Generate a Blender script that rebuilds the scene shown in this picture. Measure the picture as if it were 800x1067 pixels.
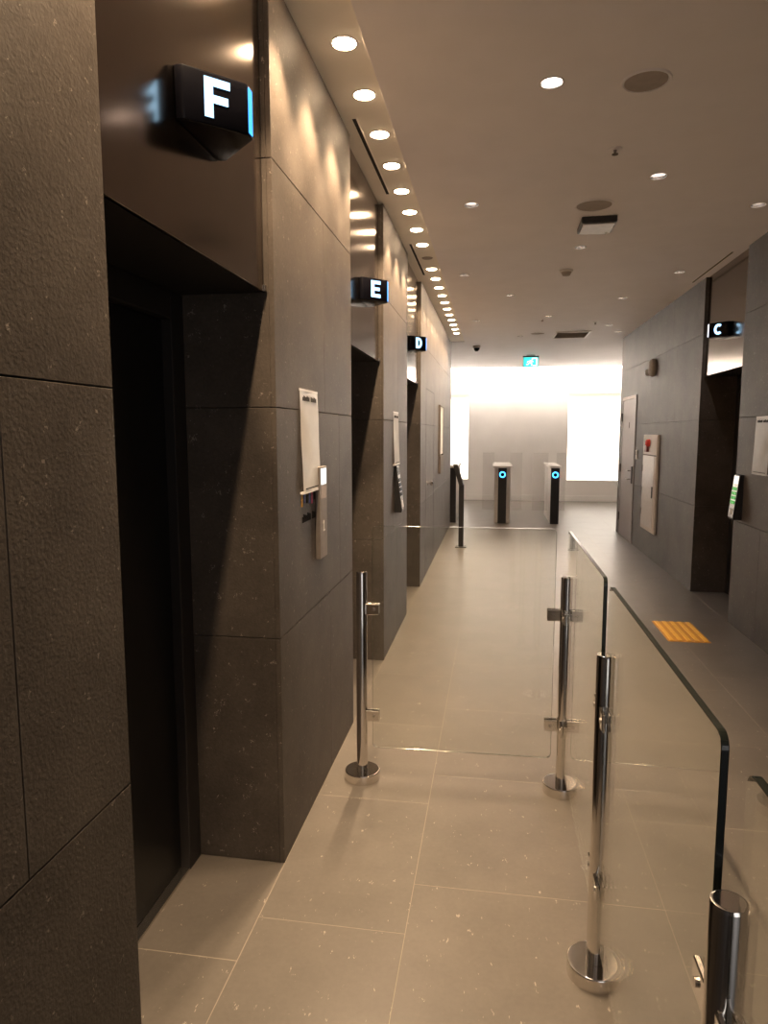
import bpy, bmesh, math, random
from mathutils import Vector, Matrix
random.seed(4)
for o in list(bpy.data.objects): bpy.data.objects.remove(o)
SC = bpy.context.scene
COL = SC.collection

# ---------------------------------------------------------------- camera
cd = bpy.data.cameras.new('camera'); cam = bpy.data.objects.new('camera', cd); COL.objects.link(cam)
F_PX, YAW, PITCH, ROLL, EYE = 712.4, 0.16014, 0.11501, -0.00106, 1.55
cd.sensor_fit = 'VERTICAL'; cd.sensor_height = 24.0; cd.lens = F_PX / 1067.0 * 24.0
cd.clip_start = 0.02; cd.clip_end = 100
fw = Vector((-math.sin(YAW)*math.cos(PITCH), math.cos(YAW)*math.cos(PITCH), -math.sin(PITCH)))
r0 = Vector((math.cos(YAW), math.sin(YAW), 0)); u0 = r0.cross(fw)
r1 = r0*math.cos(ROLL) + u0*math.sin(ROLL); u1 = r1.cross(fw)
cam.matrix_world = Matrix(((r1.x, u1.x, -fw.x, 0), (r1.y, u1.y, -fw.y, 0), (r1.z, u1.z, -fw.z, EYE), (0, 0, 0, 1)))
SC.camera = cam

# ---------------------------------------------------------------- world, exposure, light levels
w = bpy.data.worlds.new('world'); SC.world = w; w.use_nodes = True
w.node_tree.nodes['Background'].inputs[0].default_value = (0.02, 0.02, 0.022, 1)
vs = SC.view_settings
vs.view_transform = 'Standard'; vs.look = 'None'; vs.gamma = 1.0; vs.use_curve_mapping = False
vs.exposure = 1.45
WARM = (1.0, 0.71, 0.44)
SOFT = (1.0, 0.87, 0.82)
ROW_W = 45.0          # wall-side downlights
MAIN_W = 7.5         # ceiling downlights
LENS_ROW = 22.0
LENS_MAIN = 6.0
COVE = 47.0
NICHE = 1.3

FILL_W = 20.0  # strength of the added fill light
dl = bpy.data.lights.new('added_fill_light', 'AREA'); dl.shape = 'RECTANGLE'; dl.size = 4.6; dl.size_y = 2.6; dl.energy = FILL_W; dl.color = (1.0, .95, .93)
do = bpy.data.objects.new('added_fill_light', dl); COL.objects.link(do); do.location = (3.7, -5.98, 1.5); do.rotation_euler = (math.radians(90), 0, 0)   # unseen fill light, added behind the viewer to brighten the ceiling

# ---------------------------------------------------------------- constants of the place
LX, RX, HC = -0.7265, 1.917, 2.995
OPEN_L = {'F': (1.232, 2.231), 'E': (3.46, 4.483), 'D': (5.71, 6.765)}
OPEN_C = (5.876, 6.975)
RECESS = 0.35
LEND, REND = 11.44, 11.2
FAR = 16.0

# ---------------------------------------------------------------- materials
MATS = {}
def new_mat(name):
    m = bpy.data.materials.new(name); m.use_nodes = True
    nt = m.node_tree; b = nt.nodes['Principled BSDF']
    MATS[name] = m
    return m, nt, b
def N(nt, t, **kw):
    n = nt.nodes.new(t)
    for k, v in kw.items():
        if k in n.inputs: n.inputs[k].default_value = v
        else: setattr(n, k, v)
    return n
def plain(name, col, rough=0.5, metal=0.0, noise=0.06, scale=30.0, spec=0.5, bump=0.0):
    m, nt, b = new_mat(name)
    g = N(nt, 'ShaderNodeNewGeometry')
    t = N(nt, 'ShaderNodeTexNoise', Scale=scale, Detail=3.0)
    nt.links.new(g.outputs['Position'], t.inputs['Vector'])
    r = N(nt, 'ShaderNodeValToRGB')
    r.color_ramp.elements[0].position = .3; r.color_ramp.elements[1].position = .7
    r.color_ramp.elements[0].color = tuple(c*(1-noise) for c in col)+(1,)
    r.color_ramp.elements[1].color = tuple(min(1, c*(1+noise)) for c in col)+(1,)
    nt.links.new(t.outputs['Fac'], r.inputs['Fac']); nt.links.new(r.outputs['Color'], b.inputs['Base Color'])
    b.inputs['Roughness'].default_value = rough; b.inputs['Metallic'].default_value = metal
    b.inputs['Specular IOR Level'].default_value = spec
    if bump:
        bp = N(nt, 'ShaderNodeBump', Strength=bump, Distance=.002)
        nt.links.new(t.outputs['Fac'], bp.inputs['Height']); nt.links.new(bp.outputs['Normal'], b.inputs['Normal'])
    return m
def glow(name, col, strength):
    m, nt, b = new_mat(name)
    b.inputs['Base Color'].default_value = (0.02, 0.02, 0.02, 1)
    b.inputs['Emission Color'].default_value = col+(1,); b.inputs['Emission Strength'].default_value = strength
    b.inputs['Roughness'].default_value = .4
    return m
def stone(name, dark, light, fleck, rough, bump, fscale, fthr, stretch=(1, 1, 1), fine=90.0, relief=.0016, aniso=0, spec=.5):
    """honed stone: cloudy ground, small pale flecks, fine relief"""
    m, nt, b = new_mat(name); L = nt.links.new
    g = N(nt, 'ShaderNodeNewGeometry'); oi = N(nt, 'ShaderNodeObjectInfo')
    mp = N(nt, 'ShaderNodeMapping'); mp.inputs['Scale'].default_value = stretch
    L(g.outputs['Position'], mp.inputs['Vector'])
    n1 = N(nt, 'ShaderNodeTexNoise', Scale=3.5, Detail=6.0, Roughness=.65); L(g.outputs['Position'], n1.inputs['Vector'])
    n2 = N(nt, 'ShaderNodeTexNoise', Scale=fine, Detail=4.0, Roughness=.6); L(g.outputs['Position'], n2.inputs['Vector'])
    mx = N(nt, 'ShaderNodeMath', operation='ADD'); L(n1.outputs['Fac'], mx.inputs[0])
    rn = N(nt, 'ShaderNodeMath', operation='MULTIPLY_ADD'); L(oi.outputs['Random'], rn.inputs[0]); rn.inputs[1].default_value = .12; rn.inputs[2].default_value = -.06
    L(rn.outputs[0], mx.inputs[1])
    m3 = N(nt, 'ShaderNodeMath', operation='MULTIPLY_ADD'); L(n2.outputs['Fac'], m3.inputs[0]); m3.inputs[1].default_value = .45; L(mx.outputs[0], m3.inputs[2])
    r = N(nt, 'ShaderNodeValToRGB'); r.color_ramp.elements[0].position = .5; r.color_ramp.elements[1].position = .95
    r.color_ramp.elements[0].color = dark+(1,); r.color_ramp.elements[1].color = light+(1,)
    L(m3.outputs[0], r.inputs['Fac'])
    # flecks: stretched noise, thresholded, in patches
    n4 = N(nt, 'ShaderNodeTexNoise', Scale=fscale, Detail=2.0, Distortion=1.2); L(mp.outputs['Vector'], n4.inputs['Vector'])
    n5 = N(nt, 'ShaderNodeTexNoise', Scale=fscale*.22, Detail=2.0); L(g.outputs['Position'], n5.inputs['Vector'])
    pr = N(nt, 'ShaderNodeMath', operation='MULTIPLY'); L(n4.outputs['Fac'], pr.inputs[0]); L(n5.outputs['Fac'], pr.inputs[1])
    fr = N(nt, 'ShaderNodeMapRange'); L(pr.outputs[0], fr.inputs['Value'])
    fr.inputs['From Min'].default_value = fthr; fr.inputs['From Max'].default_value = fthr+.035
    cm = N(nt, 'ShaderNodeMix', data_type='RGBA'); L(fr.outputs['Result'], cm.inputs[0])
    L(r.outputs['Color'], cm.inputs[6]); cm.inputs[7].default_value = fleck+(1,)
    L(cm.outputs[2], b.inputs['Base Color'])
    b.inputs['Roughness'].default_value = rough
    b.inputs['Specular IOR Level'].default_value = spec
    if aniso:                                   # honed across: sheen spreads up and down
        b.inputs['Anisotropic'].default_value = aniso
        tv = N(nt, 'ShaderNodeCombineXYZ'); tv.inputs[2].default_value = 1.0
        L(tv.outputs[0], b.inputs['Tangent'])
    if bump:
        bp = N(nt, 'ShaderNodeBump', Strength=bump, Distance=relief)
        bn = N(nt, 'ShaderNodeTexNoise', Scale=fine*1.6, Detail=3.0); L(g.outputs['Position'], bn.inputs['Vector'])
        L(bn.outputs['Fac'], bp.inputs['Height']); L(bp.outputs['Normal'], b.inputs['Normal'])
    return m

stone('wall_stone', (.058, .0475, .0395), (.104, .087, .073), (.24, .205, .175), .54, .5, 150.0, .40, (1, .7, .7), aniso=.65, spec=.28)
stone('floor_stone', (.094, .083, .071), (.124, .110, .095), (.29, .26, .22), .36, .06, 120.0, .415, (1, .35, 1), fine=60)
plain('joint_dark', (.025, .021, .018), .8)
plain('grout', (.25, .215, .17), .7)
plain('ceiling_paint', (.94, .92, .94), .75, noise=.02, scale=4)
plain('soffit_paint', (.96, .92, .84), .7, noise=.02, scale=4)
plain('white_wall', (.93, .90, .86), .6, noise=.02, scale=3)
plain('lobby_wall', (.6, .56, .52), .6, noise=.03, scale=3)
plain('bronze_metal', (.20, .155, .125), .15, 1.0, noise=.03, scale=8)
plain('black_door', (.012, .011, .011), .3, 0.4, spec=.4)
plain('black_jamb', (.018, .015, .014), .5)
plain('black_gloss', (.004, .004, .006), .22, spec=.12)
plain('black_plastic', (.018, .017, .017), .4)
plain('chrome', (.80, .77, .74), .12, 1.0, noise=.02)
plain('steel', (.60, .57, .54), .26, 1.0, noise=.03)
plain('pale_steel', (.66, .62, .58), .38, .6)
plain('door_paint', (.36, .33, .32), .42, .25, noise=.02)
plain('cabinet_paint', (.60, .53, .46), .45)
plain('paper', (.86, .83, .78), .5, noise=.02)
plain('clear_sleeve', (.85, .82, .78), .22, noise=.05, scale=14, bump=.35)
plain('ink', (.02, .017, .016), .8, spec=.1)
plain('ink_orange', (.85, .45, .08), .6)
plain('ink_blue', (.12, .16, .5), .6)
plain('ink_pink', (.7, .12, .25), .6)
plain('white_plastic', (.75, .72, .70), .4)
plain('grey_grille', (.42, .37, .33), .65)
plain('dark_grille', (.14, .115, .10), .7)
plain('yellow_rubber', (.62, .33, .035), .5, noise=.08)
plain('orange_rubber', (.42, .19, .02), .6, noise=.08)
plain('satin_steel', (.36, .31, .27), .42, .8)
plain('red_lamp', (.72, .04, .025), .25)
plain('red_dark', (.22, .03, .025), .4)
plain('frost', (.82, .78, .74), .3)
glow('row_lens', WARM, LENS_ROW)
glow('main_lens', (1.0, .88, .80), LENS_MAIN)
glow('cove_tube', (1.0, .89, .79), COVE)
glow('niche_glow', (1.0, .88, .74), NICHE)
glow('letter_glow', (.34, .66, 1.0), 1.25)
glow('strip_glow', (.03, .30, 1.0), 1.0)
glow('strip_white', (.80, .84, .92), .9)
glow('ring_glow', (.04, .36, 1.0), 2.4)
glow('display_glow', (1.0, .95, .88), .55)
glow('display_amber', (.5, .3, .18), .2)
glow('key_green', (.10, .60, .10), .25)
glow('exit_teal', (.04, .80, .72), .6)
glow('exit_white', (.85, 1.0, .97), .8)
def glass_mats():
    m, nt, b = new_mat('pane_glass'); L = nt.links.new
    out = nt.nodes['Material Output']
    tr = N(nt, 'ShaderNodeBsdfTransparent'); tr.inputs['Color'].default_value = (.966, .975, .958, 1)
    gl = N(nt, 'ShaderNodeBsdfGlossy'); gl.inputs['Roughness'].default_value = .0; gl.inputs['Color'].default_value = (1, 1, 1, 1)
    fr = N(nt, 'ShaderNodeFresnel')
    ge = N(nt, 'ShaderNodeNewGeometry'); mr = N(nt, 'ShaderNodeMapRange')      # a pane reflects the same on both faces
    mr.inputs['To Min'].default_value = 1.5; mr.inputs['To Max'].default_value = 1/1.5
    L(ge.outputs['Backfacing'], mr.inputs['Value']); L(mr.outputs['Result'], fr.inputs['IOR'])
    mx = N(nt, 'ShaderNodeMixShader'); L(fr.outputs[0], mx.inputs[0]); L(tr.outputs[0], mx.inputs[1]); L(gl.outputs[0], mx.inputs[2])
    L(mx.outputs[0], out.inputs['Surface'])
    m, nt, b = new_mat('glass_edge')
    b.inputs['Base Color'].default_value = (.012, .016, .014, 1); b.inputs['Roughness'].default_value = .12
    m, nt, b = new_mat('glass_edge_clear'); L = nt.links.new
    out = nt.nodes['Material Output']
    tr = N(nt, 'ShaderNodeBsdfTransparent'); tr.inputs['Color'].default_value = (.62, .66, .62, 1)
    gl = N(nt, 'ShaderNodeBsdfGlossy'); gl.inputs['Roughness'].default_value = .1
    mx = N(nt, 'ShaderNodeMixShader'); mx.inputs[0].default_value = .38; L(tr.outputs[0], mx.inputs[1]); L(gl.outputs[0], mx.inputs[2])
    L(mx.outputs[0], out.inputs['Surface'])
    m, nt, b = new_mat('flap_glass'); L = nt.links.new
    out = nt.nodes['Material Output']
    tr = N(nt, 'ShaderNodeBsdfTransparent'); tr.inputs['Color'].default_value = (.985, .982, .98, 1)
    df = N(nt, 'ShaderNodeBsdfDiffuse'); df.inputs['Color'].default_value = (.7, .68, .66, 1)
    mx = N(nt, 'ShaderNodeMixShader'); mx.inputs[0].default_value = .05; L(tr.outputs[0], mx.inputs[1]); L(df.outputs[0], mx.inputs[2])
    L(mx.outputs[0], out.inputs['Surface'])
glass_mats()

# ---------------------------------------------------------------- mesh helpers (coordinates are world metres; objects get their own origin)
WLOC = {}
def finish(name, bm, mat, parent=None, smooth=False, origin=None, normals=True):
    if normals: bmesh.ops.recalc_face_normals(bm, faces=bm.faces)
    vsn = [v.co for v in bm.verts]
    lo = Vector((min(v[i] for v in vsn) for i in range(3))); hi = Vector((max(v[i] for v in vsn) for i in range(3)))
    c = Vector(origin) if origin else Vector(((lo.x+hi.x)/2, (lo.y+hi.y)/2, lo.z))
    bmesh.ops.translate(bm, verts=bm.verts, vec=-c)
    me = bpy.data.meshes.new(name); bm.to_mesh(me); bm.free()
    for mn in (mat if isinstance(mat, (list, tuple)) else [mat]): me.materials.append(MATS[mn])
    if smooth:
        for f in me.polygons: f.use_smooth = True
        try: me.set_sharp_from_angle(angle=math.radians(28))
        except Exception: pass
    return link(name, me, c, parent)
def link(name, me, c, parent=None):
    o = bpy.data.objects.new(name, me); COL.objects.link(o)
    c = Vector(c)
    if parent is not None:
        o.parent = parent; o.location = c - WLOC[parent.name]
    else: o.location = c
    WLOC[o.name] = c
    return o
def thing(name, label, cat, loc, group=None, kind=None):
    o = bpy.data.objects.new(name, None); COL.objects.link(o); o.location = loc; WLOC[o.name] = Vector(loc)
    o.empty_display_size = .1
    return tag(o, label, cat, group, kind)
def tag(o, label=None, cat=None, group=None, kind=None):
    if label: o['label'] = label
    if cat: o['category'] = cat
    if group: o['group'] = group
    if kind: o['kind'] = kind
    return o
def copy_tree(root, loc, label=None):
    r = root.copy(); COL.objects.link(r); r.location = loc; WLOC[r.name] = Vector(loc)
    if label: r['label'] = label
    def rec(a, b):
        for ch in a.children:
            c = ch.copy(); COL.objects.link(c); c.parent = b; rec(ch, c)
    rec(root, r)
    return r
def add_box(bm, x0, x1, y0, y1, z0, z1, bevel=0.0, seg=1):
    b2 = bmesh.new()
    bmesh.ops.create_cube(b2, size=1.0)
    for v in b2.verts:
        v.co = Vector((x0+(v.co.x+.5)*(x1-x0), y0+(v.co.y+.5)*(y1-y0), z0+(v.co.z+.5)*(z1-z0)))
    if bevel: bmesh.ops.bevel(b2, geom=list(b2.edges), offset=bevel, segments=seg, affect='EDGES', profile=.5)
    merge(bm, b2)
def merge(bm, b2):
    me = bpy.data.meshes.new('tmp'); b2.to_mesh(me); b2.free(); bm.from_mesh(me); bpy.data.meshes.remove(me)
def box(name, x0, x1, y0, y1, z0, z1, mat, parent=None, bevel=0.0, seg=1, smooth=False):
    bm = bmesh.new(); add_box(bm, x0, x1, y0, y1, z0, z1, bevel, seg)
    return finish(name, bm, mat, parent, smooth)
def add_cyl(bm, p0, p1, ra, rb=None, n=24, cap=True):
    p0, p1 = Vector(p0), Vector(p1); rb = ra if rb is None else rb
    d = p1-p0; q = d.to_track_quat('Z', 'Y').to_matrix()
    ring = []
    for p, r in ((p0, ra), (p1, rb)):
        ring.append([bm.verts.new(p+q@Vector((r*math.cos(2*math.pi*k/n), r*math.sin(2*math.pi*k/n), 0))) for k in range(n)])
    for k in range(n): bm.faces.new((ring[0][k], ring[0][(k+1) % n], ring[1][(k+1) % n], ring[1][k]))
    if cap: bm.faces.new(ring[0][::-1]); bm.faces.new(ring[1])
def add_lathe(bm, prof, c, n=32, axis='Z'):
    """prof: (radius, height) pairs, closed at the ends where radius is 0"""
    c = Vector(c); rings = []
    def P(r, h, a):
        u, v = r*math.cos(a), r*math.sin(a)
        return c + (Vector((u, v, h)) if axis == 'Z' else Vector((h, u, v)) if axis == 'X' else Vector((u, h, v)))
    for r, h in prof:
        rings.append([bm.verts.new(P(0, h, 0))] if r == 0 else [bm.verts.new(P(r, h, 2*math.pi*k/n)) for k in range(n)])
    for a, b in zip(rings, rings[1:]):
        for k in range(n):
            k2 = (k+1) % n
            if len(a) == 1 and len(b) == 1: continue
            if len(a) == 1: bm.faces.new((a[0], b[k], b[k2]))
            elif len(b) == 1: bm.faces.new((a[k], a[k2], b[0]))
            else: bm.faces.new((a[k], a[k2], b[k2], b[k]))
def lathe(name, prof, c, mat, parent=None, n=32, axis='Z'):
    bm = bmesh.new(); add_lathe(bm, prof, c, n, axis); return finish(name, bm, mat, parent, True)
def cyl(name, p0, p1, ra, mat, parent=None, rb=None, n=24):
    bm = bmesh.new(); add_cyl(bm, p0, p1, ra, rb, n); return finish(name, bm, mat, parent, True)
def add_prism(bm, pts, origin, u, v, nrm, depth, bevel=0.0):
    """outline (u,v) in the plane at origin, extruded along nrm"""
    b2 = bmesh.new()
    o, u, v, nrm = Vector(origin), Vector(u), Vector(v), Vector(nrm)
    a = [b2.verts.new(o+u*p[0]+v*p[1]) for p in pts]; b = [b2.verts.new(o+u*p[0]+v*p[1]+nrm*depth) for p in pts]
    k = len(pts)
    b2.faces.new(a[::-1]); b2.faces.new(b)
    for i in range(k): b2.faces.new((a[i], a[(i+1) % k], b[(i+1) % k], b[i]))
    bmesh.ops.recalc_face_normals(b2, faces=b2.faces)
    if bevel: bmesh.ops.bevel(b2, geom=list(b2.edges), offset=bevel, segments=2, affect='EDGES', profile=.5)
    merge(bm, b2)
def prism(name, pts, origin, u, v, nrm, depth, mat, parent=None, bevel=0.0, smooth=False):
    bm = bmesh.new(); add_prism(bm, pts, origin, u, v, nrm, depth, bevel); return finish(name, bm, mat, parent, smooth)
def ring_pts(cx, cy, rx, ry, a0, a1, n):
    return [(cx+rx*math.cos(math.radians(a0+(a1-a0)*k/n)), cy+ry*math.sin(math.radians(a0+(a1-a0)*k/n))) for k in range(n+1)]
PANELS = {}
def slab_piece(name, x0, x1, y0, y1, z0, z1, mat, parent, bevel, faces=None):
    """a rectangular piece; alike sizes share one mesh"""
    key = (round(x1-x0, 4), round(y1-y0, 4), round(z1-z0, 4), mat, bevel)
    c = ((x0+x1)/2, (y0+y1)/2, z0)
    if key not in PANELS:
        o = box(name, x0, x1, y0, y1, z0, z1, mat, parent, bevel); PANELS[key] = o.data; return o
    return link(name, PANELS[key], c, parent)

# ================================================================ SETTING
# floor: slab with single tiles laid on it
floor = tag(box('floor', -6, 7, -6.3, 16.6, -.12, -.0003, 'grout'), 'beige stone tile floor of the elevator corridor', 'floor', kind='structure')
def tiles(x0, x1, y_first, pitch, ymin, ymax):
    y = y_first
    while y > ymin: y -= pitch
    while y < ymax:
        a, b = max(y, ymin), min(y+pitch, ymax)
        if b-a > .03: slab_piece('floor_tile', x0+.0011, x1-.0011, a+.0011, b-.0011, -.0014, 0.0, 'floor_stone', floor, .00025)
        y += pitch
tiles(LX, -.25, 1.95, .762, -6.0, LEND)
tiles(-.25, .575, 2.19, .768, -6.0, FAR)
tiles(.575, 1.41, 1.95, .768, -6.0, FAR)
tiles(1.41, RX, 2.19, .768, -6.0, FAR)
for k, (a, b) in OPEN_L.items():
    slab_piece('floor_tile', LX-RECESS-.02, LX-.0013, a-.01, (a+b)/2+.03, -.0014, 0, 'floor_stone', floor, .00025)
    slab_piece('floor_tile', LX-RECESS-.02, LX-.0013, (a+b)/2+.033, b+.01, -.0014, 0, 'floor_stone', floor, .00025)
slab_piece('floor_tile', RX+.0013, RX+RECESS+.02, OPEN_C[0]-.01, OPEN_C[1]+.01, -.0014, 0, 'floor_stone', floor, .00025)
for x in (-4.45, -3.61, -2.77, -1.93, -1.09): tiles(x, x+.84, 11.44, .768, LEND, FAR)
for x in (RX, RX+.84, RX+1.68, RX+2.52, RX+3.36): tiles(x, x+.84, 2.19, .768, -6.0, -1.0)
for x in (RX, RX+.84, RX+1.68): tiles(x, x+.84, 11.2, .768, REND, FAR)

def course_panels(wall, side, segs, zs, seams):
    """stone panels hung on a wall; side -1 is the left wall. seams[course] lists the seam positions"""
    T = .018
    for (y0, y1) in segs:
        for ci in range(len(zs)-1):
            g = .0014
            cuts = [y0]+[s for s in sorted(seams[ci]) if y0+.03 < s < y1-.03]+[y1]
            for a, b in zip(cuts, cuts[1:]):
                ya = a+(.0005 if a != y0 else 0); yb = b-(.0005 if b != y1 else 0)
                za = zs[ci]+(g if ci else 0.001); zb = zs[ci+1]-(g if ci < len(zs)-2 else 0)
                x0, x1 = (LX-T, LX) if side < 0 else (RX, RX+T)
                slab_piece('stone_panel', x0, x1, ya, yb, za, zb, 'wall_stone', wall, .0012)
def reveal_panels(wall, side, y, facing, zs, ztop):
    """panels on the cheek of a lift recess; facing -1 looks to the camera"""
    T = .018
    for ci in range(len(zs)-1):
        za, zb = zs[ci]+.0014, min(zs[ci+1]-.0014, ztop)
        if zb <= za: continue
        y0, y1 = (y, y+T) if facing < 0 else (y-T, y)
        x0, x1 = (LX-RECESS, LX-T-.0002) if side < 0 else (RX+T+.0002, RX+RECESS)
        slab_piece('stone_panel', x0, x1, y0, y1, za, zb, 'wall_stone', wall, .0012)

ZL = [0, .836, 1.636, 2.432, HC+.003]
ZR = [0, .846, 1.668, 2.47, HC+.003]
# left wall: piers between the lift recesses
bm = bmesh.new()
LSEG = [(-6, OPEN_L['F'][0]), (OPEN_L['F'][1], OPEN_L['E'][0]), (OPEN_L['E'][1], OPEN_L['D'][0]), (OPEN_L['D'][1], LEND)]
for a, b in LSEG: add_box(bm, LX-.9, LX-.0182, a+.0182, b-.0182, 0, 3.2)
for a, b in OPEN_L.values(): add_box(bm, LX-.9, LX-RECESS-.06, a-.03, b+.03, 0, 3.2)
wall_left = tag(finish('wall_left', bm, 'joint_dark'), 'left corridor wall clad in dark grey brown stone panels', 'wall', kind='structure')
seamsL = [[-2.1, -1.0, .15, 2.96, 5.1, 7.9, 9.1, 10.3], [-1.5, -.3, .92, 3.17, 4.9, 5.55, 7.3, 8.25, 9.6, 10.7],
          [-2.1, -1.0, .15, 2.9, 5.15, 7.9, 9.1, 10.3], [-1.5, -.3, .92, 7.3, 8.5, 9.7, 10.7]]
course_panels(wall_left, -1, LSEG, ZL, seamsL)
for k, (a, b) in OPEN_L.items():
    reveal_panels(wall_left, -1, b, -1, ZL, HC); reveal_panels(wall_left, -1, a, 1, ZL, HC)
# end cheek of the left wall
for ci in range(4): slab_piece('stone_panel', LX-.9, LX-.0185, LEND-.018, LEND, ZL[ci]+.0014, ZL[ci+1]-.0014, 'wall_stone', wall_left, .0012)
# right wall
DOOR_R = (9.93, 10.97)
bm = bmesh.new()
RSEG = [(-1, OPEN_C[0]), (OPEN_C[1], DOOR_R[0]), (DOOR_R[1], REND)]
for a, b in RSEG[:1]+[(OPEN_C[1], REND)]: add_box(bm, RX+.0182, RX+.9, a+.0182*(a > 0), b-.0182, 0, 3.2)
add_box(bm, RX+RECESS+.06, RX+.9, OPEN_C[0]-.03, OPEN_C[1]+.03, 0, 3.2)
wall_right = tag(finish('wall_right', bm, 'joint_dark'), 'right corridor wall clad in dark grey stone panels', 'wall', kind='structure')
seamsR = [[-1.9, -.7, .5, 1.7, 2.9, 4.1, 5.3, 7.9, 8.7], [-1.3, -.1, 1.1, 2.3, 3.5, 4.7, 7.6, 8.72], [-1.9, -.7, .5, 1.7, 2.9, 4.1, 5.3, 7.9, 9.1], [-1.3, -.1, 1.1, 2.3, 3.5, 4.7, 8.1, 9.3]]
course_panels(wall_right, 1, RSEG, ZR, seamsR)
for ci in (2, 3):
    z0 = 2.075 if ci == 2 else ZR[3]+.0014
    slab_piece('stone_panel', RX, RX+.018, DOOR_R[0]+.0014, DOOR_R[1]-.0014, z0, ZR[ci+1]-.0014, 'wall_stone', wall_right, .0012)
reveal_panels(wall_right, 1, OPEN_C[1], -1, ZR, HC); reveal_panels(wall_right, 1, OPEN_C[0], 1, ZR, HC)
for ci in range(4): slab_piece('stone_panel', RX+.0185, RX+.9, REND-.018, REND, ZR[ci]+.0014, ZR[ci+1]-.0014, 'wall_stone', wall_right, .0012)

# far wall with two recessed light niches
bm = bmesh.new()
NR, NL = (1.62, 3.4), (-2.4, -.61)
NZ = (.48, 2.44)
for x0, x1, z0, z1 in [(NL[1], NR[0], 0, 3.3), (-6, NL[0], 0, 3.3), (NR[1], 7, 0, 3.3), (NL[0], NL[1], 0, NZ[0]), (NL[0], NL[1], NZ[1], 3.3), (NR[0], NR[1], 0, NZ[0]), (NR[0], NR[1], NZ[1], 3.3)]:
    add_box(bm, x0, x1, FAR, FAR+.3, z0, z1)
add_box(bm, -6, 7, FAR+.3, FAR+.4, 0, 3.3)
tag(finish('wall_far', bm, 'white_wall'), 'bright white end wall behind the turnstiles', 'wall', kind='structure')
tag(box('baseboard_far', -6, 7, FAR-.012, FAR-.0005, 0, .13, 'white_wall', bevel=.002), 'low pale skirting along the bright end wall', 'baseboard', kind='structure')
tag(box('wall_back', -2, 1.4, -6.2, -6, 0, 3.3, 'lobby_wall'), 'wall closing the corridor behind the viewer', 'wall', kind='structure')
tag(box('wall_back_right', 6.0, 6.2, -6.2, -.8, 0, 3.3, 'lobby_wall'), 'side wall of the lobby behind the viewer', 'wall', kind='structure')
tag(box('wall_lobby_back', RX+.9, 6.2, -1.0, -.8, 0, 3.3, 'lobby_wall'), 'return wall of the lobby behind the viewer', 'wall', kind='structure')
wd = thing('added_window_1', 'unseen window frame added at the fill light behind the viewer', 'window', (3.7, -6.06, 0), kind='structure')  # made-up window that goes with the added fill light
for xx in (1.4, 2.52, 3.66, 4.80, 5.94): box('mullion', xx, xx+.06, -6.1, -6.02, .0005, 3.29, 'steel', wd, .003)
for z in (.0005, 2.85): box('transom_bar', 1.4605, 5.9395, -6.1, -6.02, z, z+.1, 'steel', wd, .003)
tag(box('wall_lobby_left', -6.2, -6, LEND-.2, FAR, 0, 3.3, 'lobby_wall'), 'far left end wall of the cross lobby', 'wall', kind='structure')
tag(box('wall_lobby_right', 7, 7.2, REND-.2, FAR, 0, 3.3, 'lobby_wall'), 'far right end wall of the cross lobby', 'wall', kind='structure')
tag(box('wall_cross_left', -6, LX-.9, LEND-.2, LEND, 0, 3.3, 'lobby_wall'), 'wall of the cross lobby left of the corridor', 'wall', kind='structure')
tag(box('wall_cross_right', RX+.9, 7, REND-.2, REND, 0, 3.3, 'lobby_wall'), 'wall of the cross lobby right of the corridor', 'wall', kind='structure')

# ceiling with the holes its fittings sit in
ROW = [(-.583, 2.688+.4*k) for k in range(-4, 20) if k != 8]
MAIN = [(.207, 3.09), (-.174, 4.578), (.887, 4.256), (1.631, 4.875), (.635, 5.718), (-.301, 6.519), (1.619, 6.724), (1.332, 7.88),
        (.137, 7.524), (.631, 8.93), (-.267, 9.15), (1.485, 9.80), (.348, 10.68), (1.72, 10.45)]
RR, RM = .047, .046
ZM, ZS = 2.990, 3.000     # underside of ceiling and of the strip beside the left wall
SX = -.503
def drilled(name, bm, mat, holes, r):
    o = finish(name, bm, mat)
    cb = bmesh.new()
    for x, y in holes: add_cyl(cb, (x, y, 2.9), (x, y, 3.1), r, n=28)
    cut = finish('cutter', cb, mat)
    md = o.modifiers.new('b', 'BOOLEAN'); md.object = cut; md.operation = 'DIFFERENCE'; md.solver = 'EXACT'
    dg = bpy.context.evaluated_depsgraph_get()
    me = bpy.data.meshes.new_from_object(o.evaluated_get(dg)); o.modifiers.clear(); o.data = me
    bpy.data.objects.remove(cut)
    return o
bm = bmesh.new()
E_ = FAR-.36
outl = [(SX, -6.2), (7, -6.2), (7, E_), (-6, E_), (-6, LEND-.25), (SX, LEND-.25)]
add_prism(bm, outl, (0, 0, ZM), (1, 0, 0), (0, 1, 0), (0, 0, 1), .3)
tag(drilled('ceiling', bm, 'ceiling_paint', MAIN, RM), 'smooth pale ceiling of the corridor with round fittings', 'ceiling', kind='structure')
bm = bmesh.new(); add_box(bm, LX-1.0, SX, -6.2, LEND-.25, ZS, 3.3)
tag(drilled('trim_1', bm, 'soffit_paint', ROW, RR), 'warm lit ceiling strip above the left stone wall', 'trim', kind='structure')
tag(box('trim_2', -6, 7, E_, FAR+.4, 3.29, 3.4, 'white_wall'), 'top of the light slot above the end wall', 'trim', kind='structure')

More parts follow.
